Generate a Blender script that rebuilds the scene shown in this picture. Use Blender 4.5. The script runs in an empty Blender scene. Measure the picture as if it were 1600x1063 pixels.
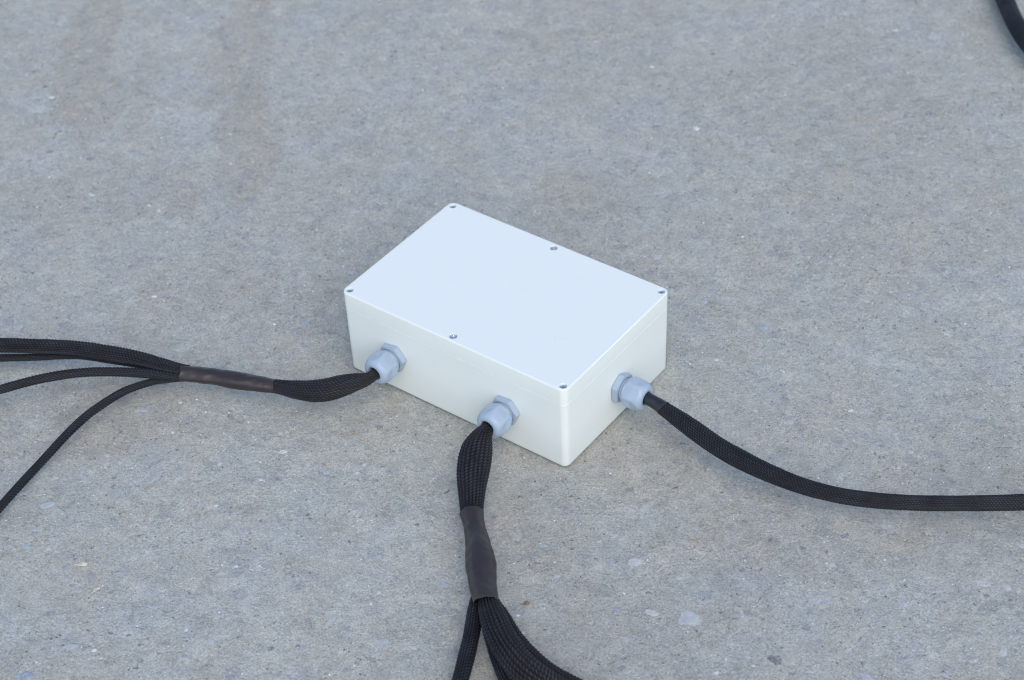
import bpy, bmesh, math, random
import numpy as np
from mathutils import Vector, Matrix
PI = math.pi
S = bpy.context.scene
COL = S.collection
rnd = random.Random(7)
rng = np.random.default_rng(7)

# ------------------------------------------------------------ camera, sky, sun, exposure
cam_d = bpy.data.cameras.new('camera')
cam = bpy.data.objects.new('camera', cam_d); COL.objects.link(cam)
cam_d.sensor_width = 36.0; cam_d.sensor_fit = 'HORIZONTAL'; cam_d.lens = 67.32
cam_d.clip_start = 0.05; cam_d.clip_end = 500
_R = Vector((0.80631718, 0.59020346, -0.03889061)); _U = Vector((-0.356865, 0.53786529, 0.76377242)); _F = Vector((-0.47169903, 0.60196413, -0.64431298))
cam.matrix_world = Matrix(((_R.x, _U.x, -_F.x, 0.68938696), (_R.y, _U.y, -_F.y, -0.94600673), (_R.z, _U.z, -_F.z, 1.13309822), (0, 0, 0, 1)))
cam_d.dof.use_dof = True; cam_d.dof.focus_distance = 1.60; cam_d.dof.aperture_fstop = 8.0
S.camera = cam

SUN_ELEV, SUN_AZ = math.radians(48), math.radians(130)      # azimuth: clockwise from +Y, where the light comes from
W = bpy.data.worlds.new('World'); S.world = W; W.use_nodes = True
nt = W.node_tree; nt.nodes.clear()
sky = nt.nodes.new('ShaderNodeTexSky'); sky.sky_type = 'NISHITA'; sky.sun_disc = False
sky.sun_elevation = SUN_ELEV; sky.sun_rotation = SUN_AZ
sky.air_density = 1.0; sky.dust_density = 1.5; sky.ozone_density = 0.5
bg = nt.nodes.new('ShaderNodeBackground'); bg.inputs['Strength'].default_value = 0.15
out = nt.nodes.new('ShaderNodeOutputWorld')
nt.links.new(sky.outputs[0], bg.inputs[0]); nt.links.new(bg.outputs[0], out.inputs[0])
sd = bpy.data.lights.new('sun', 'SUN'); sun = bpy.data.objects.new('sun', sd); COL.objects.link(sun)
sd.energy = 0.72; sd.angle = math.radians(52); sd.color = (1.0, 0.97, 0.88)
_d = Vector((math.sin(SUN_AZ) * math.cos(SUN_ELEV), math.cos(SUN_AZ) * math.cos(SUN_ELEV), math.sin(SUN_ELEV)))
sun.rotation_euler = _d.to_track_quat('Z', 'Y').to_euler()
S.view_settings.view_transform = 'Standard'; S.view_settings.look = 'None'
S.cycles.filter_width = 1.1
S.view_settings.exposure = 0.64; S.view_settings.gamma = 1.0

# ------------------------------------------------------------ measured layout, metres (x, y, height, radius / size)
LEFT_SLEEVE = [(-0.1835, -0.0144, 0.0402, 0.00476), (-0.1833, -0.0209, 0.0402, 0.00489), (-0.1834, -0.0279, 0.04, 0.0046), (-0.1869, -0.0354, 0.0375, 0.00613), (-0.1943, -0.0416, 0.0355, 0.00836), (-0.2029, -0.05, 0.033, 0.01032), (-0.2125, -0.0585, 0.03, 0.01117), (-0.224, -0.0648, 0.0275, 0.01063), (-0.2355, -0.0689, 0.026, 0.00925), (-0.2425, -0.0714, 0.0255, 0.00842), (-0.253, -0.0746, 0.025, 0.00703), (-0.2612, -0.0781, 0.025, 0.00633)]
LEFT_SHRINK = [(-0.2586, -0.0768, 0.025, 0.00676), (-0.265, -0.0798, 0.025, 0.00704), (-0.2729, -0.0835, 0.0255, 0.00761), (-0.2854, -0.0881, 0.026, 0.00819), (-0.2968, -0.0931, 0.0265, 0.00806), (-0.3094, -0.0985, 0.027, 0.00807), (-0.3236, -0.1056, 0.0275, 0.00794), (-0.3374, -0.1123, 0.028, 0.00795)]
LEFT_A = [(-0.3322, -0.1073, 0.031, 0.00397), (-0.3388, -0.1109, 0.0315, 0.00454), (-0.3548, -0.1168, 0.033, 0.00568), (-0.3725, -0.1222, 0.034, 0.00655), (-0.3911, -0.1282, 0.034, 0.00714), (-0.4085, -0.1345, 0.034, 0.00745), (-0.4266, -0.1412, 0.034, 0.00718), (-0.4445, -0.148, 0.033, 0.00691), (-0.4685, -0.1609, 0.032, 0.00722), (-0.5011, -0.1781, 0.03, 0.00739), (-0.5347, -0.1953, 0.026, 0.00743), (-0.5776, -0.2207, 0.02, 0.00746), (-0.6265, -0.2567, 0.014, 0.00749), (-0.6952, -0.3206, 0.0085, 0.00748), (-0.768, -0.4062, 0.0085, 0.0074)]
LEFT_A2 = [(-0.3353, -0.1051, 0.026, 0.00256), (-0.3493, -0.112, 0.025, 0.00285), (-0.3738, -0.1196, 0.024, 0.00315), (-0.4041, -0.13, 0.023, 0.00317), (-0.4395, -0.1436, 0.022, 0.00318), (-0.4697, -0.163, 0.02, 0.00333), (-0.5003, -0.1822, 0.018, 0.00349), (-0.5368, -0.2046, 0.014, 0.0035), (-0.5757, -0.2332, 0.009, 0.00351), (-0.6174, -0.2739, 0.006, 0.0035), (-0.6695, -0.3409, 0.005, 0.00347), (-0.7303, -0.4328, 0.005, 0.00342)]
LEFT_B = [(-0.329, -0.1117, 0.026, 0.0034), (-0.3355, -0.1156, 0.026, 0.00354), (-0.3581, -0.1263, 0.027, 0.00426), (-0.388, -0.1443, 0.028, 0.00413), (-0.416, -0.1647, 0.028, 0.00413), (-0.4405, -0.1886, 0.026, 0.00412), (-0.4621, -0.2154, 0.023, 0.00411), (-0.4837, -0.2425, 0.018, 0.00411), (-0.5068, -0.276, 0.011, 0.0041), (-0.5248, -0.3268, 0.0065, 0.00405), (-0.5364, -0.4001, 0.0055, 0.00396), (-0.5364, -0.4902, 0.0055, 0.00383)]
LEFT_C = [(-0.3332, -0.1083, 0.021, 0.00228), (-0.3412, -0.1133, 0.02, 0.00256), (-0.3494, -0.1196, 0.0195, 0.00285), (-0.3604, -0.1304, 0.019, 0.00313), (-0.372, -0.1506, 0.018, 0.00355), (-0.3765, -0.1702, 0.017, 0.00367), (-0.3791, -0.1915, 0.0155, 0.00365), (-0.3777, -0.2163, 0.014, 0.00361), (-0.374, -0.2433, 0.012, 0.00358), (-0.3708, -0.269, 0.01, 0.00354), (-0.3672, -0.2948, 0.008, 0.00351), (-0.362, -0.3213, 0.0065, 0.00347), (-0.3447, -0.3685, 0.005, 0.00339), (-0.3231, -0.4207, 0.005, 0.0033), (-0.2925, -0.4787, 0.005, 0.0032), (-0.2544, -0.5408, 0.005, 0.00308)]
FRONT_SLEEVE = [(-0.0625, -0.0165, 0.0397, 0.0046), (-0.0618, -0.0243, 0.0395, 0.00512), (-0.061, -0.0295, 0.038, 0.00592), (-0.0616, -0.0343, 0.0355, 0.00861), (-0.0583, -0.0461, 0.032, 0.0126), (-0.053, -0.0574, 0.029, 0.01374), (-0.047, -0.0679, 0.026, 0.01315), (-0.0399, -0.0788, 0.024, 0.01162), (-0.032, -0.0895, 0.0225, 0.00998), (-0.0267, -0.0967, 0.022, 0.00941), (-0.0217, -0.103, 0.022, 0.00886), (-0.0175, -0.1081, 0.022, 0.00831)]
FRONT_SHRINK = [(-0.0221, -0.1024, 0.022, 0.00951), (-0.0187, -0.1062, 0.022, 0.00931), (-0.0139, -0.1111, 0.0215, 0.00933), (-0.0038, -0.1211, 0.021, 0.00965), (0.0062, -0.1313, 0.021, 0.01124), (0.0158, -0.1415, 0.021, 0.01269), (0.025, -0.1517, 0.021, 0.01222), (0.0341, -0.1618, 0.021, 0.01114), (0.0405, -0.1686, 0.0212, 0.01071), (0.0466, -0.1756, 0.0215, 0.01041)]
FRONT_LEFT = [(0.0291, -0.1611, 0.014, 0.00352), (0.0332, -0.17, 0.0135, 0.00476), (0.0406, -0.1828, 0.013, 0.00596), (0.0507, -0.1998, 0.0125, 0.00627), (0.0597, -0.2174, 0.0125, 0.00633), (0.0682, -0.2349, 0.0125, 0.00627), (0.0778, -0.2554, 0.0125, 0.0062), (0.0877, -0.2776, 0.0125, 0.00612), (0.1006, -0.3065, 0.0115, 0.00602), (0.1191, -0.3555, 0.009, 0.00586), (0.1395, -0.4165, 0.008, 0.00566), (0.1551, -0.4822, 0.008, 0.00546)]
FRONT_MAIN = [(0.0365, -0.1613, 0.0195, 0.00601), (0.0435, -0.169, 0.0205, 0.00722), (0.0516, -0.1768, 0.0225, 0.00865), (0.0598, -0.1842, 0.025, 0.00982), (0.0701, -0.1926, 0.027, 0.01048), (0.0813, -0.2004, 0.027, 0.01089), (0.0935, -0.2073, 0.027, 0.0113), (0.1067, -0.2123, 0.026, 0.01171), (0.1205, -0.2152, 0.025, 0.01212), (0.1374, -0.2154, 0.022, 0.01231), (0.1576, -0.2131, 0.019, 0.01249), (0.1875, -0.2069, 0.016, 0.01265), (0.2195, -0.1963, 0.0145, 0.01258), (0.2695, -0.1716, 0.0135, 0.0125), (0.3405, -0.1298, 0.0135, 0.01243), (0.4268, -0.0705, 0.0135, 0.01238)]
FRONT_UNDER = [(0.0327, -0.1602, 0.0125, 0.00352), (0.0398, -0.1689, 0.0115, 0.004), (0.0487, -0.1783, 0.011, 0.00447), (0.0606, -0.1894, 0.0105, 0.00518), (0.0735, -0.2001, 0.0105, 0.00562), (0.0865, -0.2103, 0.0105, 0.00582), (0.0989, -0.219, 0.0105, 0.00601), (0.1146, -0.2283, 0.0105, 0.00596), (0.1355, -0.2394, 0.0105, 0.00589), (0.1607, -0.2504, 0.0105, 0.00581), (0.2065, -0.2599, 0.0065, 0.00571), (0.2719, -0.2609, 0.0065, 0.00558), (0.3425, -0.25, 0.0065, 0.00547)]
FRONT_RIGHT = [(0.0398, -0.1593, 0.0175, 0.00276), (0.0492, -0.1661, 0.017, 0.00349), (0.0625, -0.1732, 0.0165, 0.00445), (0.0762, -0.1818, 0.017, 0.00491), (0.0905, -0.189, 0.017, 0.00536), (0.1054, -0.1939, 0.016, 0.00581), (0.1217, -0.1968, 0.015, 0.00601), (0.1394, -0.1971, 0.014, 0.00622), (0.1592, -0.1947, 0.0125, 0.00619), (0.1892, -0.1884, 0.0115, 0.00615), (0.2216, -0.1778, 0.0115, 0.00611), (0.2686, -0.1517, 0.0105, 0.00608), (0.3356, -0.1107, 0.0105, 0.00605), (0.4187, -0.0524, 0.0105, 0.00603)]
RIGHT_SHRINK = [(0.0195, 0.0809, 0.0362, 0.00521), (0.0244, 0.0813, 0.0362, 0.0052), (0.0296, 0.0794, 0.0376, 0.00546), (0.0362, 0.0793, 0.0366, 0.00559), (0.0413, 0.0794, 0.0358, 0.00599), (0.0471, 0.0784, 0.035, 0.00653)]
RIGHT_SLEEVE = [(0.0424, 0.0786, 0.0358, 0.00544), (0.0473, 0.0781, 0.035, 0.00625), (0.0542, 0.0774, 0.0342, 0.00678), (0.0663, 0.0756, 0.033, 0.0077), (0.0848, 0.0723, 0.0315, 0.00833), (0.1087, 0.0681, 0.03, 0.0084), (0.1345, 0.0664, 0.029, 0.0082), (0.1575, 0.0666, 0.028, 0.00775), (0.1856, 0.069, 0.0275, 0.00704), (0.2119, 0.0752, 0.027, 0.00675), (0.2366, 0.0847, 0.027, 0.00646), (0.2673, 0.1009, 0.027, 0.00631), (0.2962, 0.1201, 0.0265, 0.00643), (0.3189, 0.1371, 0.0255, 0.00656), (0.3411, 0.1552, 0.024, 0.0067), (0.3641, 0.1785, 0.021, 0.00672), (0.3936, 0.2133, 0.016, 0.00677), (0.434, 0.2639, 0.01, 0.00683), (0.4821, 0.3233, 0.008, 0.00689), (0.5662, 0.4217, 0.008, 0.00698)]
TOP_RIGHT = [(-0.0986, 0.9996, 0.011, 0.01022), (-0.0576, 0.9405, 0.013, 0.00997), (-0.0144, 0.8813, 0.016, 0.00989), (0.0135, 0.8441, 0.018, 0.0099), (0.041, 0.8138, 0.018, 0.00975), (0.0706, 0.7898, 0.017, 0.00962), (0.1061, 0.7714, 0.014, 0.0095), (0.1512, 0.7589, 0.011, 0.00937)]
STONES = [(-0.2358, -0.1002, 0.005, 'w'), (-0.2187, -0.1162, 0.0089, 'w'), (-0.212, -0.1527, 0.0049, 'w'), (-0.1497, -0.09, 0.0049, 'w'), (-0.1486, -0.1007, 0.0066, 'p'), (-0.1705, -0.1154, 0.0077, 'b'), (-0.1602, -0.2405, 0.0047, 'w'), (-0.1521, -0.2255, 0.0073, 'b'), (-0.0709, -0.168, 0.0078, 'b'), (-0.0631, -0.189, 0.0062, 'b'), (-0.0088, -0.1614, 0.0113, 'b'), (-0.1291, -0.1778, 0.0058, 'k'), (-0.0601, -0.1134, 0.0058, 'b'), (-0.0396, -0.1217, 0.0068, 'k'), (-0.0452, -0.197, 0.0041, 'w'), (-0.2326, -0.0842, 0.0056, 'k'), (-0.2365, -0.1145, 0.0067, 'b'), (-0.237, -0.1372, 0.0066, 'b'), (-0.1487, -0.126, 0.0049, 'b'), (-0.2547, -0.1586, 0.005, 'w'), (-0.2222, -0.1975, 0.0043, 'w'), (-0.1651, -0.1672, 0.0037, 'w'), (-0.0396, -0.1655, 0.0057, 'b'), (-0.1334, -0.1921, 0.0047, 'k'), (0.1735, -0.0816, 0.021, 'P'), (0.0881, -0.0646, 0.0093, 'k'), (0.249, -0.0802, 0.0146, 'd'), (0.2089, 0.0343, 0.0062, 'd'), (0.1967, 0.0433, 0.0052, 'k'), (0.1821, 0.0273, 0.0057, 'd'), (0.2528, -0.0068, 0.01, 'b'), (0.1578, -0.1524, 0.0073, 'd'), (0.1439, -0.1271, 0.0099, 'b'), (0.1246, 0.005, 0.0079, 'b'), (0.1051, -0.0548, 0.0144, 'p'), (0.1468, -0.0926, 0.012, 'p'), (0.0633, -0.0703, 0.0047, 'k'), (0.1223, -0.1567, 0.0059, 'b'), (0.2517, -0.0371, 0.0069, 'g'), (0.2238, -0.092, 0.0059, 'b'), (0.2309, -0.0887, 0.0064, 'p'), (0.2477, -0.0665, 0.0039, 'd'), (0.2386, -0.0941, 0.0039, 'w'), (0.2186, -0.1161, 0.0049, 'w'), (0.1317, -0.0768, 0.0056, 'd'), (-0.1542, -0.3561, 0.0055, 'd'), (-0.1658, -0.3444, 0.005, 'd'), (-0.1743, -0.3729, 0.0074, 'g'), (-0.1508, -0.3342, 0.0095, 'g'), (-0.1944, -0.3496, 0.0055, 'd'), (-0.1808, -0.3428, 0.005, 'd'), (-0.1292, -0.3336, 0.0069, 'k'), (-0.2173, -0.4192, 0.0148, 'k'), (-0.2758, -0.3196, 0.0073, 'k'), (-0.2104, -0.3772, 0.012, 'b'), (-0.2476, -0.331, 0.0057, 'b'), (-0.192, -0.3694, 0.0045, 'w'), (-0.1467, -0.3132, 0.0045, 'w'), (-0.2575, -0.395, 0.0076, 'b'), (-0.3288, -0.3056, 0.0075, 'b'), (-0.3193, -0.323, 0.0085, 'b'), (-0.2132, -0.2443, 0.0032, 'd'), (-0.2398, -0.3012, 0.0052, 'd'), (-0.251, -0.3148, 0.0093, 'g'), (-0.3398, -0.3255, 0.0074, 'd'), (-0.3146, -0.1421, 0.0068, 'd'), (-0.3409, -0.2775, 0.0141, 'b'), (-0.3697, -0.2794, 0.0087, 'b'), (-0.3011, -0.2369, 0.0076, 'b'), (-0.3374, -0.1208, 0.0046, 'w'), (-0.3159, -0.1529, 0.0039, 'w'), (-0.3176, -0.2228, 0.0055, 'd'), (-0.2943, -0.2184, 0.0049, 'd'), (-0.2449, -0.2319, 0.0064, 'b'), (-0.4099, -0.2287, 0.0039, 'w'), (-0.3423, -0.2068, 0.0072, 'p'), (0.3525, 0.069, 0.006, 'd'), (0.3457, 0.0799, 0.0121, 'p'), (0.362, 0.0868, 0.0101, 'p'), (0.3701, 0.0753, 0.005, 'd'), (0.3884, 0.0225, 0.0097, 'p'), (0.2538, -0.0389, 0.0074, 'g'), (0.3611, -0.0211, 0.0063, 'b'), (0.3152, -0.0562, 0.0145, 'b'), (0.3442, -0.0107, 0.0049, 'w'), (0.2678, 0.0312, 0.0046, 'w'), (0.3032, 0.0258, 0.007, 'b'), (0.2674, -0.0851, 0.0058, 'g'), (0.23, 0.1593, 0.0048, 'w'), (0.2294, 0.1825, 0.0049, 'w'), (0.374, 0.0043, 0.0087, 'p'), (0.3519, 0.1344, 0.0082, 'p'), (0.2905, -0.0397, 0.0068, 'p'), (0.2607, 0.1781, 0.007, 'd'), (-0.1011, 0.7874, 0.0072, 'w'), (-0.1827, 0.4987, 0.0087, 'w'), (-0.2884, 0.5753, 0.0056, 'w'), (0.0241, 0.5808, 0.0079, 'p'), (-0.0381, 0.4745, 0.0064, 'd'), (-0.0581, 0.7603, 0.0063, 'd'), (-0.0975, 0.2918, 0.0099, 'p'), (0.1579, 0.4513, 0.0049, 'd'), (0.1591, 0.4736, 0.0049, 'w'), (-0.2456, 0.6341, 0.0064, 'd'), (0.0381, 0.4839, 0.0044, 'd'), (-0.0909, 0.4256, 0.0084, 'd'), (-0.6366, 0.0619, 0.0085, 'w'), (-0.8088, 0.1671, 0.0077, 'w'), (-0.8, 0.3745, 0.006, 'w'), (-0.5689, 0.3321, 0.0056, 'w'), (-0.5598, 0.0804, 0.0052, 'w'), (-0.5743, 0.0813, 0.0045, 'w'), (-0.832, 0.1783, 0.0085, 'd'), (-0.8613, 0.327, 0.0074, 'd'), (-0.7322, 0.0931, 0.0095, 'd'), (0.0501, 0.1158, 0.005, 'p'), (0.0929, 0.1544, 0.0067, 'p'), (0.1455, 0.1405, 0.0077, 'b'), (0.1621, 0.2006, 0.0056, 'w'), (0.0292, 0.1944, 0.0046, 'w'), (0.0298, 0.2379, 0.007, 'b'), (-0.0239, 0.2582, 0.0084, 'b'), (0.0945, 0.196, 0.0057, 'g'), (0.1786, 0.2521, 0.0074, 'p'), (0.1843, 0.3404, 0.0052, 'w'), (0.2573, 0.2544, 0.0061, 'b'), (-0.401, 0.1169, 0.0063, 'b'), (-0.3518, 0.0885, 0.0055, 'd'), (-0.4473, 0.0376, 0.0075, 'p'), (-0.4663, -0.0224, 0.0061, 'w'), (-0.5506, -0.0425, 0.0056, 'b'), (-0.3477, 0.01, 0.0066, 'p'), (-0.2682, -0.285, 0.0053, 'b'), (-0.0097, -0.2341, 0.008, 'b'), (-0.0578, -0.239, 0.0071, 'b'), (-0.0992, -0.0899, 0.0054, 'p'), (-0.0798, -0.1312, 0.0064, 'b'), (-0.0012, -0.172, 0.0061, 'p'), (-0.0592, -0.2757, 0.006, 'k'), (-0.1105, -0.2708, 0.0051, 'g'), (-0.1218, -0.3105, 0.008, 'b'), (-0.0159, -0.2733, 0.0069, 'g'), (0.0129, -0.2266, 0.0069, 'p'), (0.1758, -0.1462, 0.0058, 'b'), (0.143, -0.0493, 0.0061, 'p'), (0.0627, -0.1038, 0.0072, 'p'), (0.0337, -0.0808, 0.0063, 'b'), (0.2757, 0.0658, 0.0062, 'b'), (0.2369, 0.0311, 0.0072, 'p'), (0.3062, 0.0613, 0.0061, 'p'), (0.3117, -0.0034, 0.0069, 'b'), (0.2765, 0.0004, 0.005, 'd'), (0.3466, 0.0243, 0.0059, 'g'), (0.3656, 0.0294, 0.0049, 'k')]
# ------------------------------------------------------------ helpers
def link(name, me, parent=None):
    o = bpy.data.objects.new(name, me); COL.objects.link(o)
    if parent is not None: o.parent = parent
    return o
def empty(name, loc, label, cat, group=None):
    o = link(name, None); o.location = loc; o.empty_display_size = 0.02
    o['label'] = label; o['category'] = cat
    if group: o['group'] = group
    return o
def tag(o, label, cat, group=None):
    o['label'] = label; o['category'] = cat
    if group: o['group'] = group
    return o
def np_mesh(name, V, Fc, mat, smooth=True, attrs=None):
    me = bpy.data.meshes.new(name)
    V = np.asarray(V, np.float32); Fc = np.asarray(Fc, np.int32)
    k = Fc.shape[1]
    me.vertices.add(len(V)); me.vertices.foreach_set('co', V.ravel())
    me.loops.add(Fc.size); me.loops.foreach_set('vertex_index', Fc.ravel())
    me.polygons.add(len(Fc)); me.polygons.foreach_set('loop_start', np.arange(0, Fc.size, k, dtype=np.int32))
    me.polygons.foreach_set('use_smooth', np.full(len(Fc), smooth, dtype=bool))
    for n, a in (attrs or {}).items():
        a = np.asarray(a, np.float32)
        if a.ndim == 1:
            at = me.attributes.new(n, 'FLOAT', 'POINT'); at.data.foreach_set('value', a)
        else:
            at = me.attributes.new(n, 'FLOAT_COLOR', 'POINT'); at.data.foreach_set('color', a.ravel())
    me.update(calc_edges=True); me.validate()
    me.materials.append(mat)
    return me
def bm_mesh(name, bm, mat, sharp=35):
    bmesh.ops.recalc_face_normals(bm, faces=bm.faces)
    for f in bm.faces: f.smooth = True
    for e in bm.edges:
        if len(e.link_faces) == 2 and e.calc_face_angle(0) > math.radians(sharp): e.smooth = False
    me = bpy.data.meshes.new(name); bm.to_mesh(me); bm.free(); me.materials.append(mat)
    return me
_T = rng.random((256, 256))
def vnoise(x, y):
    xi = np.floor(x).astype(int); yi = np.floor(y).astype(int); fx = x - xi; fy = y - yi
    fx = fx * fx * (3 - 2 * fx); fy = fy * fy * (3 - 2 * fy)
    a = _T[xi & 255, yi & 255]; b = _T[(xi + 1) & 255, yi & 255]; c = _T[xi & 255, (yi + 1) & 255]; d = _T[(xi + 1) & 255, (yi + 1) & 255]
    return (a * (1 - fx) + b * fx) * (1 - fy) + (c * (1 - fx) + d * fx) * fy
def fbm(x, y, oct=5, gain=0.5):
    s = 0; a = 1; n = 0
    for i in range(oct):
        s = s + a * vnoise(x * 2 ** i + 17.3 * i, y * 2 ** i + 9.1 * i); n += a; a *= gain
    return s / n - 0.5

# ------------------------------------------------------------ materials
def mat(name):
    m = bpy.data.materials.new(name); m.use_nodes = True
    return m, m.node_tree, m.node_tree.nodes['Principled BSDF']
class G:                                   # small node-graph writer
    def __init__(s, nt): s.nt = nt
    def n(s, t, **k):
        q = s.nt.nodes.new(t)
        for a, b in k.items(): setattr(q, a, b)
        return q
    def put(s, sock, v):
        if isinstance(v, bpy.types.NodeSocket): s.nt.links.new(v, sock)
        elif v is not None:
            sock.default_value = (tuple(v) + (1,))[:4] if (sock.type == 'RGBA' and not isinstance(v, (int, float))) else v
    def noise(s, vec, scale, detail=4, rough=.5, dist=0, col=False):
        q = s.n('ShaderNodeTexNoise'); s.put(q.inputs['Vector'], vec)
        q.inputs['Scale'].default_value = scale; q.inputs['Detail'].default_value = detail
        q.inputs['Roughness'].default_value = rough; q.inputs['Distortion'].default_value = dist
        return q.outputs['Color' if col else 'Fac']
    def math(s, op, a, b=None, c=None):
        q = s.n('ShaderNodeMath', operation=op); s.put(q.inputs[0], a)
        if b is not None: s.put(q.inputs[1], b)
        if c is not None: s.put(q.inputs[2], c)
        return q.outputs[0]
    def rng(s, v, a, b, c=0., d=1., smooth=False):
        q = s.n('ShaderNodeMapRange'); q.interpolation_type = 'SMOOTHSTEP' if smooth else 'LINEAR'
        s.put(q.inputs[0], v)
        for i, x in enumerate((a, b, c, d)): s.put(q.inputs[i + 1], x)
        return q.outputs[0]
    def mix(s, f, a, b, mode='MIX'):
        q = s.n('ShaderNodeMix', data_type='RGBA', blend_type=mode)
        s.put(q.inputs[0], f); s.put(q.inputs[6], a); s.put(q.inputs[7], b)
        return q.outputs[2]
    def bump(s, h, strength, dist, normal=None):
        q = s.n('ShaderNodeBump'); q.inputs['Strength'].default_value = strength; q.inputs['Distance'].default_value = dist
        s.put(q.inputs['Height'], h)
        if normal is not None: s.put(q.inputs['Normal'], normal)
        return q.outputs[0]
    def vor(s, vec, scale, rand=1.):
        q = s.n('ShaderNodeTexVoronoi'); s.put(q.inputs['Vector'], vec); q.inputs['Scale'].default_value = scale
        q.inputs['Randomness'].default_value = rand
        return q.outputs['Distance'], q.outputs['Color']
    def attr(s, name, out='Fac'):
        q = s.n('ShaderNodeAttribute', attribute_name=name); return q.outputs[out]

def plastic(name, col, rough, peel=0.00006):
    m, t, p = mat(name); g = G(t); co = g.n('ShaderNodeTexCoord').outputs['Object']
    n1 = g.noise(co, 30, 4); n2 = g.noise(co, 1500, 2)
    c2 = tuple(x * .985 for x in col)
    g.put(p.inputs['Base Color'], g.mix(g.rng(n1, .35, .7), col, c2))
    g.put(p.inputs['Roughness'], g.rng(n1, .3, .7, rough - .04, rough + .06))
    g.put(p.inputs['Normal'], g.bump(n2, .35, peel))
    p.inputs['IOR'].default_value = 1.46
    return m
M_BOX = plastic('white_plastic', (.758, .797, .762), .34)
M_GLAND = plastic('grey_nylon', (.335, .415, .51), .33)

M_HOLE_SHADE = plastic('blue_grey_hole_shade', (.24, .335, .44), .5)  # blue-grey stands in for the shade inside the lid's corner holes
def braid_material(name, low, high):
    m, t, p = mat(name); g = G(t)
    th = g.attr('thread_shade'); tone = g.attr('tone')
    c = g.mix(th, low, high)
    c = g.mix(g.math('MULTIPLY', tone, .55), c, (.022, .016, .014))
    g.put(p.inputs['Base Color'], c)
    g.put(p.inputs['Roughness'], g.rng(th, 0, 1, .6, .36))
    p.inputs['Specular IOR Level'].default_value = .26
    return m
M_BRAID = braid_material('braided_nylon', (.0013, .0015, .0024), (.066, .076, .100))
def shrink_material(name, col, rough):
    m, t, p = mat(name); g = G(t); co = g.n('ShaderNodeTexCoord').outputs['Object']
    n = g.noise(co, 55, 5, .6); f = g.noise(co, 700, 3)
    g.put(p.inputs['Base Color'], g.mix(g.rng(n, .35, .68), col, tuple(x * 1.35 for x in col)))
    g.put(p.inputs['Roughness'], g.rng(n, .3, .7, rough - .07, rough + .1))
    g.put(p.inputs['Normal'], g.bump(g.math('ADD', g.math('MULTIPLY', n, 1.0), g.math('MULTIPLY', f, .08)), .5, .0008))
    return m
M_SHRINK = shrink_material('heat_shrink', (.024, .0185, .0185), .36)
M_SHRINK_DARK = shrink_material('heat_shrink_dark', (.012, .013, .018), .34)
M_RUBBER = shrink_material('black_rubber', (.010, .010, .012), .45)
m, t, p = mat('steel'); p.inputs['Base Color'].default_value = (.82, .83, .84, 1); p.inputs['Metallic'].default_value = 1; p.inputs['Roughness'].default_value = .32
M_STEEL = m
def plain(name, col, rough=.8, var=.25, scale=400):
    m, t, p = mat(name); g = G(t); co = g.n('ShaderNodeTexCoord').outputs['Object']
    n = g.noise(co, scale, 5, .65)
    g.put(p.inputs['Base Color'], g.mix(g.rng(n, .3, .7), tuple(x * (1 - var) for x in col), tuple(min(1, x * (1 + var)) for x in col)))
    p.inputs['Roughness'].default_value = rough
    g.put(p.inputs['Normal'], g.bump(n, .5, .0006))
    return m
M_HUSK = plain('dry_husk', (.84, .79, .64), .7); M_TWIG = plain('dry_twig', (.40, .345, .265), .8)
M_FLAKE = plain('brown_flake', (.40, .31, .24), .8); M_CHIP = plain('pale_chip', (.80, .78, .68), .8); M_DIRT = plain('dirt', (.05, .045, .04), .9)

def stone_mat(name, col):                 # stone half smeared over by cement
    m, t, p = mat(name); g = G(t); tc = g.n('ShaderNodeTexCoord'); co = tc.outputs['Object']; gen = g.n('ShaderNodeNewGeometry').outputs['Position']
    n = g.noise(co, 3.2, 4, .65); sm = g.noise(gen, 330, 5, .7)
    c = g.mix(g.rng(n, .3, .7), tuple(x * .78 for x in col), tuple(x * 1.16 for x in col))
    c = g.mix(g.math('MULTIPLY', g.rng(sm, .50, .58), .75), c, (.43, .44, .42))
    g.put(p.inputs['Base Color'], c); p.inputs['Roughness'].default_value = .75
    g.put(p.inputs['Normal'], g.bump(sm, .6, .001))
    return m
# ground: weathered concrete
m, t, p = mat('weathered_concrete'); g = G(t); co = g.n('ShaderNodeTexCoord').outputs['Object']
wob = g.n('ShaderNodeVectorMath', operation='MULTIPLY_ADD')
g.put(wob.inputs[0], g.noise(co, 130, 4, .6, col=True)); wob.inputs[1].default_value = (.009, .009, .009); g.put(wob.inputs[2], co); wv = wob.outputs[0]
n_big = g.noise(co, 7, 5, .6); n_mid = g.noise(co, 45, 6, .68); n_small = g.noise(co, 210, 5, .7); n_sand = g.noise(co, 620, 4, .8)
c = g.mix(g.rng(n_mid, .36, .64), (.418, .425, .386), (.505, .513, .468))
n_hue = g.noise(co, 17, 5, .6)
c = g.mix(1, c, g.mix(g.rng(n_hue, .38, .64), (1.03, .985, .955), (.985, 1.0, 1.02)), 'MULTIPLY')
c = g.mix(g.rng(n_big, .4, .68), c, g.mix(1, c, (.93, .945, .96), 'MULTIPLY'))
d1, k1 = g.vor(wv, 62); sep1 = g.n('ShaderNodeSeparateColor'); g.put(sep1.inputs[0], k1)
m1 = g.math('MULTIPLY', g.rng(d1, .50, .30, 0, 1, True), g.rng(sep1.outputs[0], .55, .60))
agg = g.mix(sep1.outputs[1], (.29, .315, .345), (.50, .505, .49))
c = g.mix(g.math('MULTIPLY', m1, .42), c, agg)
d2, k2 = g.vor(wv, 150); sep2 = g.n('ShaderNodeSeparateColor'); g.put(sep2.inputs[0], k2)
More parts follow.
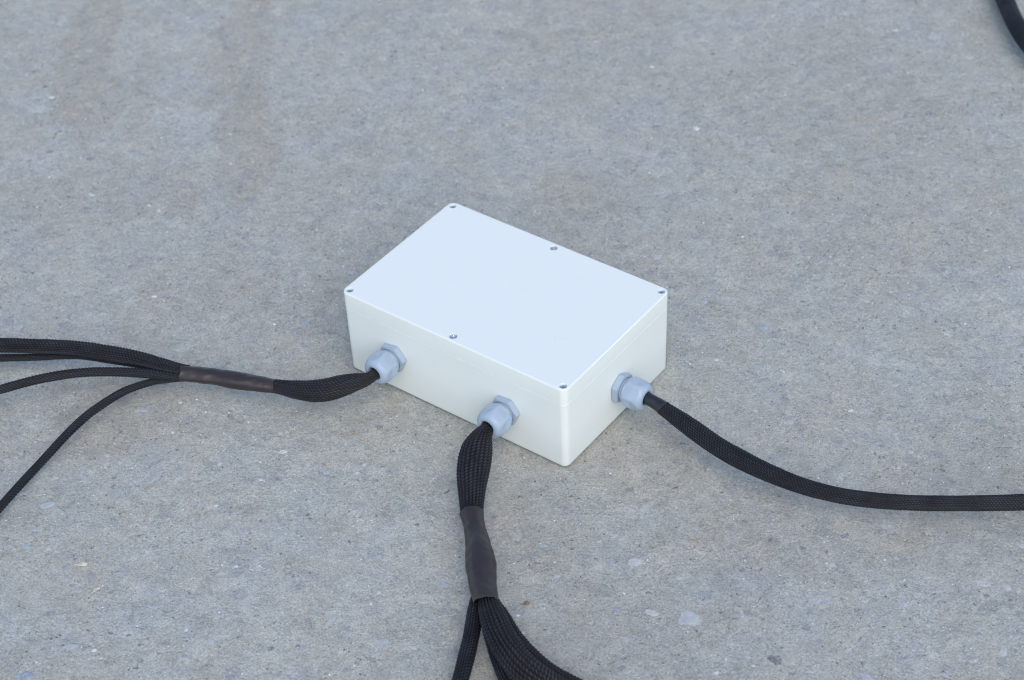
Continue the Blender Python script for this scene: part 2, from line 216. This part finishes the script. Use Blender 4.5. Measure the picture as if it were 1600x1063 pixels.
m2 = g.math('MULTIPLY', g.rng(d2, .48, .30, 0, 1, True), g.rng(sep2.outputs[0], .6, .65))
c = g.mix(g.math('MULTIPLY', m2, .48), c, g.mix(sep2.outputs[1], (.25, .27, .295), (.53, .53, .51)))
n_crust = g.noise(wv, 70, 6, .66, .6)
c = g.mix(g.math('MULTIPLY', g.rng(n_crust, .555, .64), .24), c, (.60, .61, .59))
n_ck = g.noise(wv, 38, 3, .55, .5); ck = g.math('MULTIPLY', g.rng(g.math('ABSOLUTE', g.math('SUBTRACT', n_ck, .5)), .010, .003), g.rng(g.noise(co, 26, 3), .56, .64))
c = g.mix(g.math('MULTIPLY', ck, .2), c, (.17, .17, .165))
c = g.mix(1, c, g.mix(g.rng(n_small, .28, .72), (.86, .86, .86), (1.15, 1.15, 1.15)), 'MULTIPLY')
c = g.mix(1, c, g.mix(g.rng(n_sand, .3, .7), (.60, .60, .60), (1.46, 1.46, 1.46)), 'MULTIPLY')
st = g.attr('stain_shade')
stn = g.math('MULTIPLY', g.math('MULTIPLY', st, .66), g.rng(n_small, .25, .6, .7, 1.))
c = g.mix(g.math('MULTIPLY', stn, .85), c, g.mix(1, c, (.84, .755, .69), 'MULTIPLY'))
pale = g.attr('pale'); c = g.mix(g.math('MULTIPLY', pale, .8), c, g.mix(1, c, (1.17, 1.19, 1.21), 'MULTIPLY'))
d3, k3 = g.vor(wv, 320); sep3 = g.n('ShaderNodeSeparateColor'); g.put(sep3.inputs[0], k3)
pit = g.math('MULTIPLY', g.rng(d3, .42, .2, 0, 1, True), g.rng(sep3.outputs[0], .972, .985))
c = g.mix(g.math('MULTIPLY', pit, .5), c, (.15, .15, .15))
wsp = g.math('MULTIPLY', g.rng(d3, .34, .18, 0, 1, True), g.rng(sep3.outputs[1], .955, .97))
c = g.mix(g.math('MULTIPLY', wsp, .85), c, (.62, .62, .60))
g.put(p.inputs['Base Color'], c); p.inputs['Roughness'].default_value = .82; p.inputs['Specular IOR Level'].default_value = .3
h = g.math('ADD', g.math('MULTIPLY', n_small, 1.0), g.math('MULTIPLY', n_sand, .55))
h = g.math('SUBTRACT', h, g.math('ADD', g.math('MULTIPLY', pit, .8), g.math('MULTIPLY', ck, .2)))
h = g.math('ADD', h, g.math('MULTIPLY', g.rng(n_crust, .53, .64), .25))
g.put(p.inputs['Normal'], g.bump(h, 1.0, .0026))
M_GROUND = m
m, t, p = mat('sand_grains'); g = G(t); g.put(p.inputs['Base Color'], g.attr('grain', 'Color')); p.inputs['Roughness'].default_value = .6
M_GRIT = m

# ------------------------------------------------------------ ground (one sheet, finely modelled where the photo looks)
def axis(lo, hi, step):
    a = np.arange(lo, hi + 1e-9, step); g_ = step * 1.35 ** np.arange(1, 33); g_ = np.cumsum(g_); g_ = g_[g_ < 70]
    return np.concatenate([lo - g_[::-1], a, hi + g_])
STEP = 0.0030
gx = axis(-1.22, 0.62, STEP); gy = axis(-0.62, 1.12, STEP)
XX, YY = np.meshgrid(gx, gy, indexing='ij')
def relief(x, y):
    near = np.clip((3 - np.hypot(x + .25, y - .2)) / 1.5, 0, 1)
    h_ = fbm(x * 9, y * 9, 3) * .0030 + fbm(x * 60 + 5, y * 60, 3) * .0016 + fbm(x * 160, y * 160 + 3, 2) * .0009
    return h_ * near - .0019
def blob(x, y, cx, cy, ang, a, b, soft=.35, wob=.35, f=22):
    dx = x - cx; dy = y - cy; ca, sa = math.cos(ang), math.sin(ang)
    u = (dx * ca + dy * sa) / a; v = (-dx * sa + dy * ca) / b
    r = np.hypot(u, v) + fbm(x * f + cx * 31, y * f + cy * 17, 4) * wob * 2
    return np.clip((1 - r) / soft + .5, 0, 1)
ZZ = relief(XX, YY)
AWAY = math.atan2(.807, -.591)              # direction on the ground leading away from the camera
stain_shade = np.zeros_like(XX); pale = np.zeros_like(XX)
for (cx, cy, a, b, w, soft) in [(-.864, .277, .16, .030, .75, .22), (-.765, .185, .075, .034, .8, .2), (-.70, .36, .13, .034, .65, .3), (-.614, .264, .10, .030, .8, .22), (-.535, .19, .06, .030, .75, .25), (-.725, .222, .07, .022, .55, .3), (-.223, .335, .05, .05, .5, .8), (-.36, -.15, .05, .085, .7, .6), (.045, .044, .055, .06, .6, .7), (.216, .062, .05, .15, .55, .7), (-.30, .065, .10, .05, .45, .8), (.013, -.051, .06, .06, .45, .7), (-.62, .08, .05, .10, .4, .6), (.10, .50, .10, .16, .35, .8), (-.42, .02, .05, .08, .4, .7), (.30, .22, .08, .10, .35, .7), (-.10, .62, .12, .12, .45, .7), (-.40, .62, .14, .10, .45, .7), (-.46, -.25, .06, .05, .5, .6), (.11, -.13, .05, .07, .4, .7), (-.18, -.05, .03, .10, .4, .7)]:  # brown stains, plus soft shade by the box and cables painted brown
    stain_shade = np.maximum(stain_shade, w * blob(XX, YY, cx, cy, AWAY, a, b, soft))
stain_shade = np.clip(stain_shade + .55 * np.clip(fbm(XX * 6 + 3, YY * 6, 5, .6) * 2.2 - .08, 0, 1), 0, 1)
for (cx, cy, a, b, w) in [(-.40, -.20, .10, .16, .3), (.10, -.07, .10, .09, .4), (.26, -.02, .10, .10, .35), (-.12, -.24, .12, .14, .35), (.28, .45, .16, .20, .25)]:
    pale = np.maximum(pale, w * blob(XX, YY, cx, cy, AWAY, a, b, .9))
pale = np.clip(pale + .8 * np.clip(fbm(XX * 14 + 8, YY * 14 + 2, 5, .6) * 2.4 - .1, 0, 1), 0, 1) * (1 - .7 * stain_shade)
nx, ny = len(gx), len(gy)
idx = np.arange(nx * ny).reshape(nx, ny)
Fq = np.stack([idx[:-1, :-1], idx[1:, :-1], idx[1:, 1:], idx[:-1, 1:]], -1).reshape(-1, 4)
ground = link('ground', np_mesh('ground', np.stack([XX, YY, ZZ], -1).reshape(-1, 3), Fq, M_GROUND, True, {'stain_shade': stain_shade.ravel(), 'pale': pale.ravel()}))
ground['kind'] = 'structure'; ground['label'] = 'weathered grey concrete with brown stains and painted brown shade'
def gz(x, y): return float(relief(np.array([x]), np.array([y]))[0])

# stones that show in the worn surface of the concrete, each one a part of the ground
STONE_COL = {'b': [(.36, .415, .465), (.40, .43, .455), (.33, .38, .425)], 'k': [(.27, .305, .36), (.30, .325, .36)], 'd': [(.18, .18, .185), (.22, .22, .22)], 'g': [(.24, .245, .25), (.27, .275, .28)], 'p': [(.47, .48, .475), (.44, .455, .455)], 'P': [(.425, .45, .465)], 'w': [(.66, .66, .64), (.56, .57, .57)]}
def stone_mesh(col_mat, seed):
    r = random.Random(seed); n = 11; bm = bmesh.new()
    ang = [2 * PI * (i + r.uniform(-.3, .3)) / n for i in range(n)]
    rad = [r.uniform(.62, 1.08) for i in range(n)]
    asp = r.uniform(.55, .85)
    rings = []
    for f_, z in ((1.0, -.28), (.93, .05), (.68, .13)):
        rings.append([bm.verts.new((math.cos(a) * q * f_, math.sin(a) * q * f_ * asp, z + r.uniform(-.03, .03))) for a, q in zip(ang, rad)])
    for A, B in zip(rings, rings[1:]):
        for i in range(n): bm.faces.new((A[i], A[(i + 1) % n], B[(i + 1) % n], B[i]))
    bm.faces.new(rings[-1])
    return bm_mesh('stone', bm, col_mat, 25)
stone_pool = {}
for kk, cols in STONE_COL.items():
    stone_pool[kk] = [stone_mesh(stone_mat('stone_' + kk, c_), 100 + 7 * i + ord(kk)) for c_ in cols for i in range(4 if len(cols) > 1 else 1)]
def put_stone(x, y, size, kk):
    o = link('stone', rnd.choice(stone_pool[kk]), ground)
    s = size * .56
    flat = .22 if kk in 'bkgpPd' else .42
    o.scale = (s, s, max(.0012, s * flat)); o.rotation_euler = (rnd.uniform(-.05, .05), rnd.uniform(-.05, .05), rnd.uniform(-.6, .6) + .594)
    o.location = (x, y, gz(x, y) + (.0001 if kk == 'd' else .0002))
    return o
for x, y, s, kk in STONES: put_stone(x, y, s, kk)
QUAD = [(-1.018, .281), (-.008, .921), (.413, .006), (-.229, -.433)]
def in_view(x, y, k=1.12):
    cx = sum(q[0] for q in QUAD) / 4; cy = sum(q[1] for q in QUAD) / 4
    ok = np.ones(np.shape(x), bool)
    for i in range(4):
        ax, ay = QUAD[i]; bx, by = QUAD[(i + 1) % 4]
        ax = cx + (ax - cx) * k; ay = cy + (ay - cy) * k; bx = cx + (bx - cx) * k; by = cy + (by - cy) * k
        ok &= ((bx - ax) * (y - ay) - (by - ay) * (x - ax)) < 0
    return ok
placed = [(x, y) for x, y, *_ in STONES]
while len(placed) < 285:
    x, y = rnd.uniform(-1.1, .55), rnd.uniform(-.55, 1.0)
    if not in_view(np.array(x), np.array(y), 1.05): continue
    if -.25 < x < .01 and -.01 < y < .17: continue
    if any((x - a) ** 2 + (y - b) ** 2 < .02 ** 2 for a, b in placed): continue
    placed.append((x, y)); put_stone(x, y, rnd.uniform(.005, .0105), rnd.choice('bbbkgggpd'))

# loose sand lying on the concrete: nobody could count it
N = 170000
px = rng.uniform(-1.2, .65, N); py = rng.uniform(-.65, 1.1, N)
dens = np.clip(.55 + 1.6 * fbm(px * 11 + 4, py * 11, 4) - .12 * (py * .807 - px * .591), 0.05, 1)
keep = in_view(px, py) & (rng.random(N) < dens) & ~((px > -.243) & (px < .003) & (py > -.003) & (py < .163))
px = px[keep]; py = py[keep]; N = len(px)
sz = np.clip(rng.lognormal(math.log(.00045), .40, N), .0002, .0014)
octa = np.array([(1, 0, 0), (0, 1, 0), (-1, 0, 0), (0, -1, 0), (0, 0, 1), (0, 0, -.6)])
of = np.array([(0, 1, 4), (1, 2, 4), (2, 3, 4), (3, 0, 4), (1, 0, 5), (2, 1, 5), (3, 2, 5), (0, 3, 5)])
jit = octa[None] * rng.uniform(.6, 1.3, (N, 6, 1)) * np.array([1, 1, .75])
an = rng.uniform(0, 2 * PI, N); ca, sa = np.cos(an)[:, None], np.sin(an)[:, None]
gxv = jit[..., 0] * ca - jit[..., 1] * sa; gyv = jit[..., 0] * sa + jit[..., 1] * ca
P_ = np.stack([gxv, gyv, jit[..., 2]], -1) * sz[:, None, None]
P_ += np.stack([px, py, relief(px, py) + sz * .25], -1)[:, None, :]
tone = np.where(rng.random(N) < .42, rng.uniform(.12, .26, N), np.where(rng.random(N) < .5, rng.uniform(.5, .85, N), rng.uniform(.2, .5, N)))
tint = np.stack([1 + rng.normal(0, .04, N), np.ones(N), 1 + rng.normal(.0, .06, N)], -1)
gc = np.concatenate([tone[:, None] * tint, np.ones((N, 1))], -1)
grit = link('sand_grains', np_mesh('sand_grains', P_.reshape(-1, 3), (of[None] + 6 * np.arange(N)[:, None, None]).reshape(-1, 3), M_GRIT, False, {'grain': np.repeat(gc, 6, 0)}))
grit['kind'] = 'stuff'; grit['label'] = 'loose sand grains scattered over the concrete'

# ------------------------------------------------------------ the box
L, WD, H = .240, .1603, .0888
def rrect(x0, x1, y0, y1, r, n=9):
    pts = []
    for cx, cy, a0 in ((x1 - r, y1 - r, 0), (x0 + r, y1 - r, PI / 2), (x0 + r, y0 + r, PI), (x1 - r, y0 + r, 1.5 * PI)):
        pts += [(cx + r * math.cos(a0 + PI / 2 * i / (n - 1)), cy + r * math.sin(a0 + PI / 2 * i / (n - 1))) for i in range(n)]
    return pts
def ring(bm, inset, z, r=.0065):
    return [bm.verts.new((x, y, z)) for x, y in rrect(-L + inset, -inset, inset, WD - inset, max(.001, r - inset))]
def skin(bm, A, B):
    n = len(A)
    for i in range(n): bm.faces.new((A[i], A[(i + 1) % n], B[(i + 1) % n], B[i]))
box = empty('junction_box', (0, 0, 0), 'white plastic junction box with screwed lid and three grey cable glands standing on the concrete', 'junction box')
SEAM = .0722
bm = bmesh.new()
prof = [(.0030, 0.0002), (.0018, .0006), (.0010, .0016), (.0007, .0030), (.00035, .035), (.00012, SEAM - .0004), (.00035, SEAM - .0001), (.0016, SEAM - .0001), (.0016, SEAM + .002), (.004, SEAM + .002), (.004, .004)]
rs = [ring(bm, a, z) for a, z in prof]
for A, B in zip(rs, rs[1:]): skin(bm, A, B)
bm.faces.new(rs[0]); bm.faces.new(rs[-1])
link('body', bm_mesh('body', bm, M_BOX), box)
bm = bmesh.new()
B_ = .0011
prof = [(.0017, SEAM + .0001), (.0002, SEAM + .00012), (.0, SEAM + .0004), (0, H - B_)] + [(B_ * (1 - math.cos(a)), H - B_ + B_ * math.sin(a)) for a in (PI / 8, PI / 4, 3 * PI / 8, PI / 2)]
rs = [ring(bm, a, z) for a, z in prof]
for A, B in zip(rs, rs[1:]): skin(bm, A, B)
edges = [bm.edges.get((rs[-1][i], rs[-1][(i + 1) % len(rs[-1])])) for i in range(len(rs[-1]))]
HOLES = [(-.0056, .0058, 'c'), (-L + .0056, .0058, 'c'), (-L + .0056, WD - .0058, 'c'), (-.0056, WD - .0058, 'c'), (-.1198, .0060, 's'), (-.1196, WD - .0066, 's')]
for hx, hy, k in HOLES:
    n = 28; R_ = .0033 if k == 'c' else .0036
    lo = [[bm.verts.new((hx + (R_ + e) * math.cos(2 * PI * i / n), hy + (R_ + e) * math.sin(2 * PI * i / n), H - z)) for i in range(n)] for e, z in ((.00022, 0), (.00006, .00006), (0, .00022), (-.00003, .006 if k == 'c' else .0022))]
    for A, B in zip(lo, lo[1:]): skin(bm, A, B)
    bm.faces.new(lo[-1])
    edges += [bm.edges.get((lo[0][i], lo[0][(i + 1) % n])) for i in range(n)]
bmesh.ops.triangle_fill(bm, edges=edges, use_beauty=True, use_dissolve=False)
lid = link('lid', bm_mesh('lid', bm, M_BOX, 30), box)
# flat lid top must shade flat
me = lid.data
for pl in me.polygons:
    if pl.normal.z > .999 and abs(pl.center.z - H) < 1e-5: pl.use_smooth = False
def screw_mesh():
    bm = bmesh.new(); n = 64; R_ = .0030; radii = [.0004, .0007, .001, .0013, .0016, .0018, .002, .0023, .0026, .0028, R_]
    def zz(r, a):
        x, y = r * math.cos(a), r * math.sin(a)
        dome = .0006 * (1 - (r / R_) ** 2)
        cut = (abs(x) < .00042 or abs(y) < .00042) and r < .0019
        return dome - (.0011 if cut else 0) - (.0003 if r == R_ else 0)
    rs = [[bm.verts.new((r * math.cos(2 * PI * i / n), r * math.sin(2 * PI * i / n), zz(r, 2 * PI * i / n))) for i in range(n)] for r in radii]
    for A, B in zip(rs, rs[1:]): skin(bm, A, B)
    bm.faces.new(rs[0])
    low = [bm.verts.new((v.co.x, v.co.y, -.0016)) for v in rs[-1]]; skin(bm, rs[-1], low)
    return bm_mesh('screw_or_shade_plug', bm, M_STEEL, 25)
sm = screw_mesh(); sm2 = sm.copy(); sm2.name = 'hole_shade_plug'; sm2.materials[0] = M_HOLE_SHADE
for v in sm2.vertices: v.co.x *= 1.06; v.co.y *= 1.06
for i, (hx, hy, k) in enumerate(HOLES):
    o = link('screw_or_shade_plug', sm if k == 's' else sm2, lid); o.location = (hx, hy, H - (.0004 if k == 's' else .0021)); o.rotation_euler = (0, 0, .5 + i * .8)  # steel screws mid-edge; corner holes get an added plug coloured as shade
for x, y in ((-.0462, .0518), (-.0407, .0557)):
    bm = bmesh.new(); bmesh.ops.create_icosphere(bm, subdivisions=1, radius=.00035)
    for v in bm.verts: v.co.z = v.co.z * .35 + .00005
    o = link('dirt_speck', bm_mesh('dirt_speck', bm, M_DIRT), lid); o.location = (x, y, H)

# cable glands: fixed nut, threaded collar and dome nut.  Built along +Z, then turned to stick out of the box side.
def hexr(a, af): return af / 2 / math.cos((a % (PI / 3)) - PI / 6)
def revolve(prof, n, af=None, af_chamfer=None, knurl=0.):
    bm = bmesh.new(); rs = []
    for r, z in prof:
        row = []
        for i in range(n):
            a = 2 * PI * i / n; q = r
            if af and r > af / 2 * .999:
                hx_ = hexr(a, af)
                if hx_ < r: q = hx_ + (knurl * (.5 + .5 * math.cos(a * 126)) if (knurl and .0112 < z < .0185 and r - hx_ > .0003) else 0)
            row.append(bm.verts.new((q * math.cos(a), q * math.sin(a), z)))
        rs.append(row)
    for A, B in zip(rs, rs[1:]): skin(bm, A, B)
    return bm
def gland_meshes():
    nut = [(.008, .0002), (.0136, .0002), (.0142, .0008), (.0142, .0048), (.0136, .0055), (.0121, .0056), (.0119, .0058), (.0108, .0059), (.0108, .003)]
    a = bm_mesh('fixed_nut', revolve(nut, 132, .0247), M_GLAND, 28)
    col = [(.0085, .004), (.0104, .004)] + [(.0100 + (.0008 if i % 2 else 0), .0060 + .0007 * i) for i in range(8)] + [(.0085, .0114)]
    b = bm_mesh('threaded_collar', revolve(col, 64), M_GLAND, 28)
    cap = [(.0100, .0120), (.0106, .0094), (.0116, .0091), (.0123, .0093), (.0124, .0100), (.01215, .0105), (.0133, .0108), (.0137, .0113), (.0138, .0150), (.0138, .0182), (.0137, .0196)]
    for i in range(1, 13):
        f_ = i / 12; cap.append((.0074 + (.0137 - .0074) * math.cos(f_ * PI / 2) ** .80, .0196 + .0090 * math.sin(f_ * PI / 2)))
    cap += [(.0067, .0284), (.0062, .0278), (.0061, .0270), (.0061, .016)]
    c_ = bm_mesh('dome_nut', revolve(cap, 504, .0248, knurl=.00020), M_GLAND, 24)
    s_ = bm_mesh('rubber_seal', revolve([(.0002, .0242), (.0060, .0242), (.0060, .018)], 48), M_RUBBER, 28)
    return [('fixed_nut', a), ('threaded_collar', b), ('dome_nut', c_), ('rubber_seal', s_)]
gm = gland_meshes()
for (loc, rot, sp1, sp2) in (((-.1842, 0, .0402), (PI / 2, 0, 0), .15, .40), ((-.0611, 0, .0397), (PI / 2, 0, 0), .12, .47), ((0, .0800, .0362), (0, PI / 2, 0), .02, .30)):
    e = link('cable_gland', None, box); e.location = loc; e.rotation_euler = rot; e.empty_display_size = .02
    for nm, me in gm:
        o = link(nm, me, e); o.rotation_euler = (0, 0, sp1 if nm == 'fixed_nut' else sp2)

# ------------------------------------------------------------ cables
def smooth_path(way, ds):
    Wp = np.array(way, float); xyz = Wp[:, :3]; rad = Wp[:, 3]
    d = np.linalg.norm(np.diff(xyz, axis=0), axis=1); tt = np.concatenate([[0], np.cumsum(d)])
    def tang(v):
        t_ = np.empty_like(v); t_[1:-1] = (v[2:] - v[:-2]) / (tt[2:] - tt[:-2])[:, None]; t_[0] = (v[1] - v[0]) / d[0]; t_[-1] = (v[-1] - v[-2]) / d[-1]; return t_
    full = np.column_stack([xyz, rad]); T_ = tang(full)
    s = np.arange(0, tt[-1], ds); k = np.clip(np.searchsorted(tt, s, 'right') - 1, 0, len(d) - 1)
    u = ((s - tt[k]) / d[k])[:, None]; hh = d[k][:, None]
    r = (2 * u ** 3 - 3 * u ** 2 + 1) * full[k] + (u ** 3 - 2 * u ** 2 + u) * hh * T_[k] + (-2 * u ** 3 + 3 * u ** 2) * full[k + 1] + (u ** 3 - u ** 2) * hh * T_[k + 1]
    w = max(1, int(.006 / ds)); ker = np.hanning(2 * w + 3)[1:-1]; ker /= ker.sum()
    pad = np.concatenate([2 * r[:1] - r[w:0:-1], r, 2 * r[-1:] - r[-2:-w - 2:-1]])
    return np.stack([np.convolve(pad[:, i], ker, 'valid') for i in range(4)], -1), s
def frames(P):
    T_ = np.gradient(P, axis=0); T_ /= np.linalg.norm(T_, axis=1)[:, None]
    side = np.cross(T_, [0, 0, 1.]); side /= np.linalg.norm(side, axis=1)[:, None]
    return T_, side, np.cross(side, T_)
def tube_faces(ns, n):
    i = np.arange(ns * n).reshape(ns, n); j = np.roll(i, -1, 1)
    return np.stack([i[:-1], j[:-1], j[1:], i[1:]], -1).reshape(-1, 4)
def attach(name, me, parent):            # the mesh is measured in world metres; keep it there under a parent standing elsewhere
    o = link(name, me, parent)
    if parent is not None: o.location = -parent.location
    return o
def braid(name, way, parent, ribs, rib_h=.0006, flat=.85, seed=0, ds=.0006, pitch=.0031, twist=0., brown=.3):
    R4, s = smooth_path(way, ds); P = R4[:, :3]; rad = np.maximum(R4[:, 3], .001)
    T_, A_, B_ = frames(P); n = ribs * 6
    th = np.arange(n) * 2 * PI / n
    TH, SS = np.meshgrid(th, s); rr = rad[:, None]
    q = np.random.default_rng(seed)
    wob = fbm(SS * 28 + seed * 3.1, np.cos(TH) * 1.3 + seed, 3) * .55
    ph = ribs * (TH + wob * .35 + twist * SS) / 2
    rib = np.abs(np.cos(ph)) ** .75                       # 1 on a rib, 0 between ribs
    amp = .6 + .9 * (fbm(SS * 35 + 7 * seed, np.sin(TH) * 2 + 3, 3) + .5)
    cell = np.floor(ph / PI + .5)
    slant = np.sin(2 * PI * (SS / pitch) + 2.2 * (ph - cell * PI) + (cell % 2) * PI + wob * 6)
    lump = fbm(SS * 60 + 11 * seed, np.cos(TH) * 1.5 + np.sin(TH) * 2 + 5, 3)
    hgt = 1.7 * rib_h * amp * (rib - .75) + .00032 * slant * (.4 + .6 * rib) + lump * .0010 * np.minimum(1, rr / .008)
    rx = rr + hgt; ry = rr * flat + hgt
    V = P[:, None, :] + A_[:, None, :] * (rx * np.cos(TH))[..., None] + B_[:, None, :] * (ry * np.sin(TH))[..., None]
    thread_shade = np.clip((.5 + .5 * slant) * rib ** .8, 0, 1) ** 2.2 * np.clip(.45 + 1.2 * q.random(slant.shape) * q.random(slant.shape) + lump, 0, 1.4)  # thread colour, with crevice shade painted into the gaps between ribs
    tone = np.clip(brown * (1 + 2.5 * fbm(SS * 22 + 5 * seed, np.cos(TH + 1) * 1.5, 3)), 0, 1)
    me = np_mesh(name, V.reshape(-1, 3), tube_faces(len(s), n)[:, ::-1], M_BRAID, True, {'thread_shade': thread_shade.ravel(), 'tone': tone.ravel()})
    return attach(name, me, parent)
def shrink(name, way, parent, mt, flat=.88, seed=0, lump_h=.0019, n=64, ds=.0008, wall=.0007):
    R4, s = smooth_path(way, ds); P = R4[:, :3]; rad = R4[:, 3]
    T_, A_, B_ = frames(P); th = np.arange(n) * 2 * PI / n; TH, SS = np.meshgrid(th, s)
    lump = (fbm(SS * 75 + seed, np.cos(TH) * 1.2 + 9, 3) + .6 * fbm(SS * 30 + seed, np.sin(TH) * 1.8 + 4, 2)) * lump_h
    edge = np.minimum(s, s[-1] - s); flare = np.exp(-edge / .0012) * .0004
    hgt = lump + flare[:, None]
    tilt = fbm(np.cos(th) * 1.5 + seed, np.sin(th) * 1.5, 2) * .0030
    SH = np.where(SS < .004, 1 - SS / .004, 0) * tilt - np.where(s[-1] - SS < .004, 1 - (s[-1] - SS) / .004, 0) * tilt[::-1]
    V = P[:, None, :] + A_[:, None, :] * ((rad[:, None] + hgt) * np.cos(TH))[..., None] + B_[:, None, :] * ((rad[:, None] * flat + hgt) * np.sin(TH))[..., None] + T_[:, None, :] * SH[..., None]
    def lip(row, k, inn, dt):                              # the cut end: wall thickness turning inward
        c_ = row.mean(0); v = row - c_; ln = np.linalg.norm(v, axis=1)[:, None]
        return c_ + v * (1 - inn / ln) + T_[k] * dt
    rows = [lip(V[0], 0, .002, .004), lip(V[0], 0, wall, .0004), lip(V[0], 0, wall * .8, 0)] + list(V) + [lip(V[-1], -1, wall * .8, 0), lip(V[-1], -1, wall, -.0004), lip(V[-1], -1, .002, -.004)]
    V = np.stack(rows)
    me = np_mesh(name, V.reshape(-1, 3), tube_faces(len(V), n)[:, ::-1], mt, True)
    return attach(name, me, parent)

c1 = empty('cable_harness', (-.19, -.04, 0), 'black braided cable from the left gland on the long box side, splitting into four', 'cable')
braid('braided_sleeve', LEFT_SLEEVE, c1, 26, .00045, .8, 1, pitch=.0030, brown=.35)
shrink('heat_shrink', LEFT_SHRINK, c1, M_SHRINK, .85, 2)
braid('branch_cable', LEFT_A, c1, 20, .0008, .75, 3, brown=.25)['label'] = 'thickest branch, ribbed and flattened'
braid('branch_cable', LEFT_A2, c1, 12, .0003, .9, 4, brown=.3)
braid('branch_cable', LEFT_B, c1, 14, .0003, .9, 5, brown=.12)
braid('branch_cable', LEFT_C, c1, 13, .0003, .9, 6, brown=.15)['label'] = 'thin branch curving down to the concrete'
c2 = empty('cable_harness', (-.06, -.04, 0), 'black braided cable hanging from the middle gland, splitting into ropelike branches below', 'cable')
braid('braided_sleeve', FRONT_SLEEVE, c2, 21, .0010, .72, 11, pitch=.0032, brown=.4)
shrink('heat_shrink', FRONT_SHRINK, c2, M_SHRINK, .8, 12)
braid('branch_cable', FRONT_LEFT, c2, 18, .0005, .9, 13, brown=.1)
braid('branch_cable', FRONT_MAIN, c2, 20, .0012, .8, 14, pitch=.0033, brown=.5)['label'] = 'thickest branch, ribbed like a bundle of ropes'
braid('branch_cable', FRONT_UNDER, c2, 16, .0005, .9, 15, brown=.2)
braid('branch_cable', FRONT_RIGHT, c2, 16, .0005, .9, 16, brown=.4)
c3 = empty('power_cable', (.03, .079, 0), 'single black braided cable curving right from the gland on the short box side', 'cable')
shrink('heat_shrink', RIGHT_SHRINK, c3, M_SHRINK_DARK, .95, 21, lump_h=.0003)
braid('braided_sleeve', RIGHT_SLEEVE, c3, 24, .0004, .88, 22, pitch=.0027, brown=.0)
c4 = braid('black_cable', TOP_RIGHT, None, 20, .0003, .95, 31, brown=.02)
tag(c4, 'short stretch of thick black cable in the far corner, away from the box', 'cable')

# ------------------------------------------------------------ litter
def husk(name, x, y, ln, wd, rot, mt, label, cat, group=None):
    n = 12; bm = bmesh.new(); rows = []
    for i in range(n + 1):
        f_ = i / n; w = wd * .5 * math.sin(PI * f_ ** 1.5) ** .8 if 0 < f_ < 1 else 0.00008
        xx = (f_ - .5) * ln
        rows.append([bm.verts.new((xx, w * c_, .0006 + wd * .30 * math.cos(c_ * 1.35) * (w / (wd * .5) + .05) + .0004 * math.sin(9 * f_ + 3 * c_))) for c_ in (-1, -.5, 0, .5, 1)])
    top = [f for A, B in zip(rows, rows[1:]) for f in [bm.faces.new((A[j], A[j + 1], B[j + 1], B[j])) for j in range(4)]]
    r = bmesh.ops.solidify(bm, geom=top, thickness=.0004)
    o = link(name, bm_mesh(name, bm, mt, 60)); o.location = (x, y, gz(x, y)); o.rotation_euler = (0, 0, rot)
    return tag(o, label, cat, group)
IMG_R = math.atan2(.559, .829)
husk('dry_husk', -.2669, -.3102, .0104, .0056, IMG_R + .15, M_HUSK, 'plump pale dry seed husk on concrete at lower left', 'seed husk', 'dry seed husks')
husk('dry_husk', -.2368, -.3240, .0098, .0038, IMG_R + .9, M_CHIP, 'slim pale dry seed husk to the right of the plump one', 'seed husk', 'dry seed husks')
husk('dry_leaf_scrap', .0592, -.1408, .0068, .0046, IMG_R + .3, M_FLAKE, 'curled brown leaf scrap right of the front cable wrap', 'leaf scrap')
husk('pale_chip', -.5929, .2212, .0066, .0036, IMG_R - .15, M_CHIP, 'cream coloured chip lying on the concrete far behind the box', 'chip')
def twig(x, y, ln, r, rot, label):
    way = [(x + math.cos(rot) * ln * (f_ - .5) - math.sin(rot) * ln * .07 * math.sin(PI * f_), y + math.sin(rot) * ln * (f_ - .5) + math.cos(rot) * ln * .07 * math.sin(PI * f_)) for f_ in (0, .25, .5, .75, 1)]
    way = [(a, b, gz(a, b) + r * 1.4, r * (1 - .35 * i / 4)) for i, (a, b) in enumerate(way)]
    o = shrink('dry_twig', way, None, M_TWIG, 1, 3, lump_h=r * .4, n=10, ds=.0007, wall=r * .5)
    tag(o, label, 'twig', 'dry twigs')
twig(-.1828, -.0648, .0082, .00042, IMG_R + .12, 'tiny tan twig on concrete below the left cable bulge')
twig(-.7500, .1173, .0100, .00050, IMG_R + 1.5, 'tiny tan twig on the concrete at far left behind the cables')
twig(-.2833, -.2156, .0072, .00038, IMG_R + .9, 'tiny tan twig on concrete right of the thin left cable')
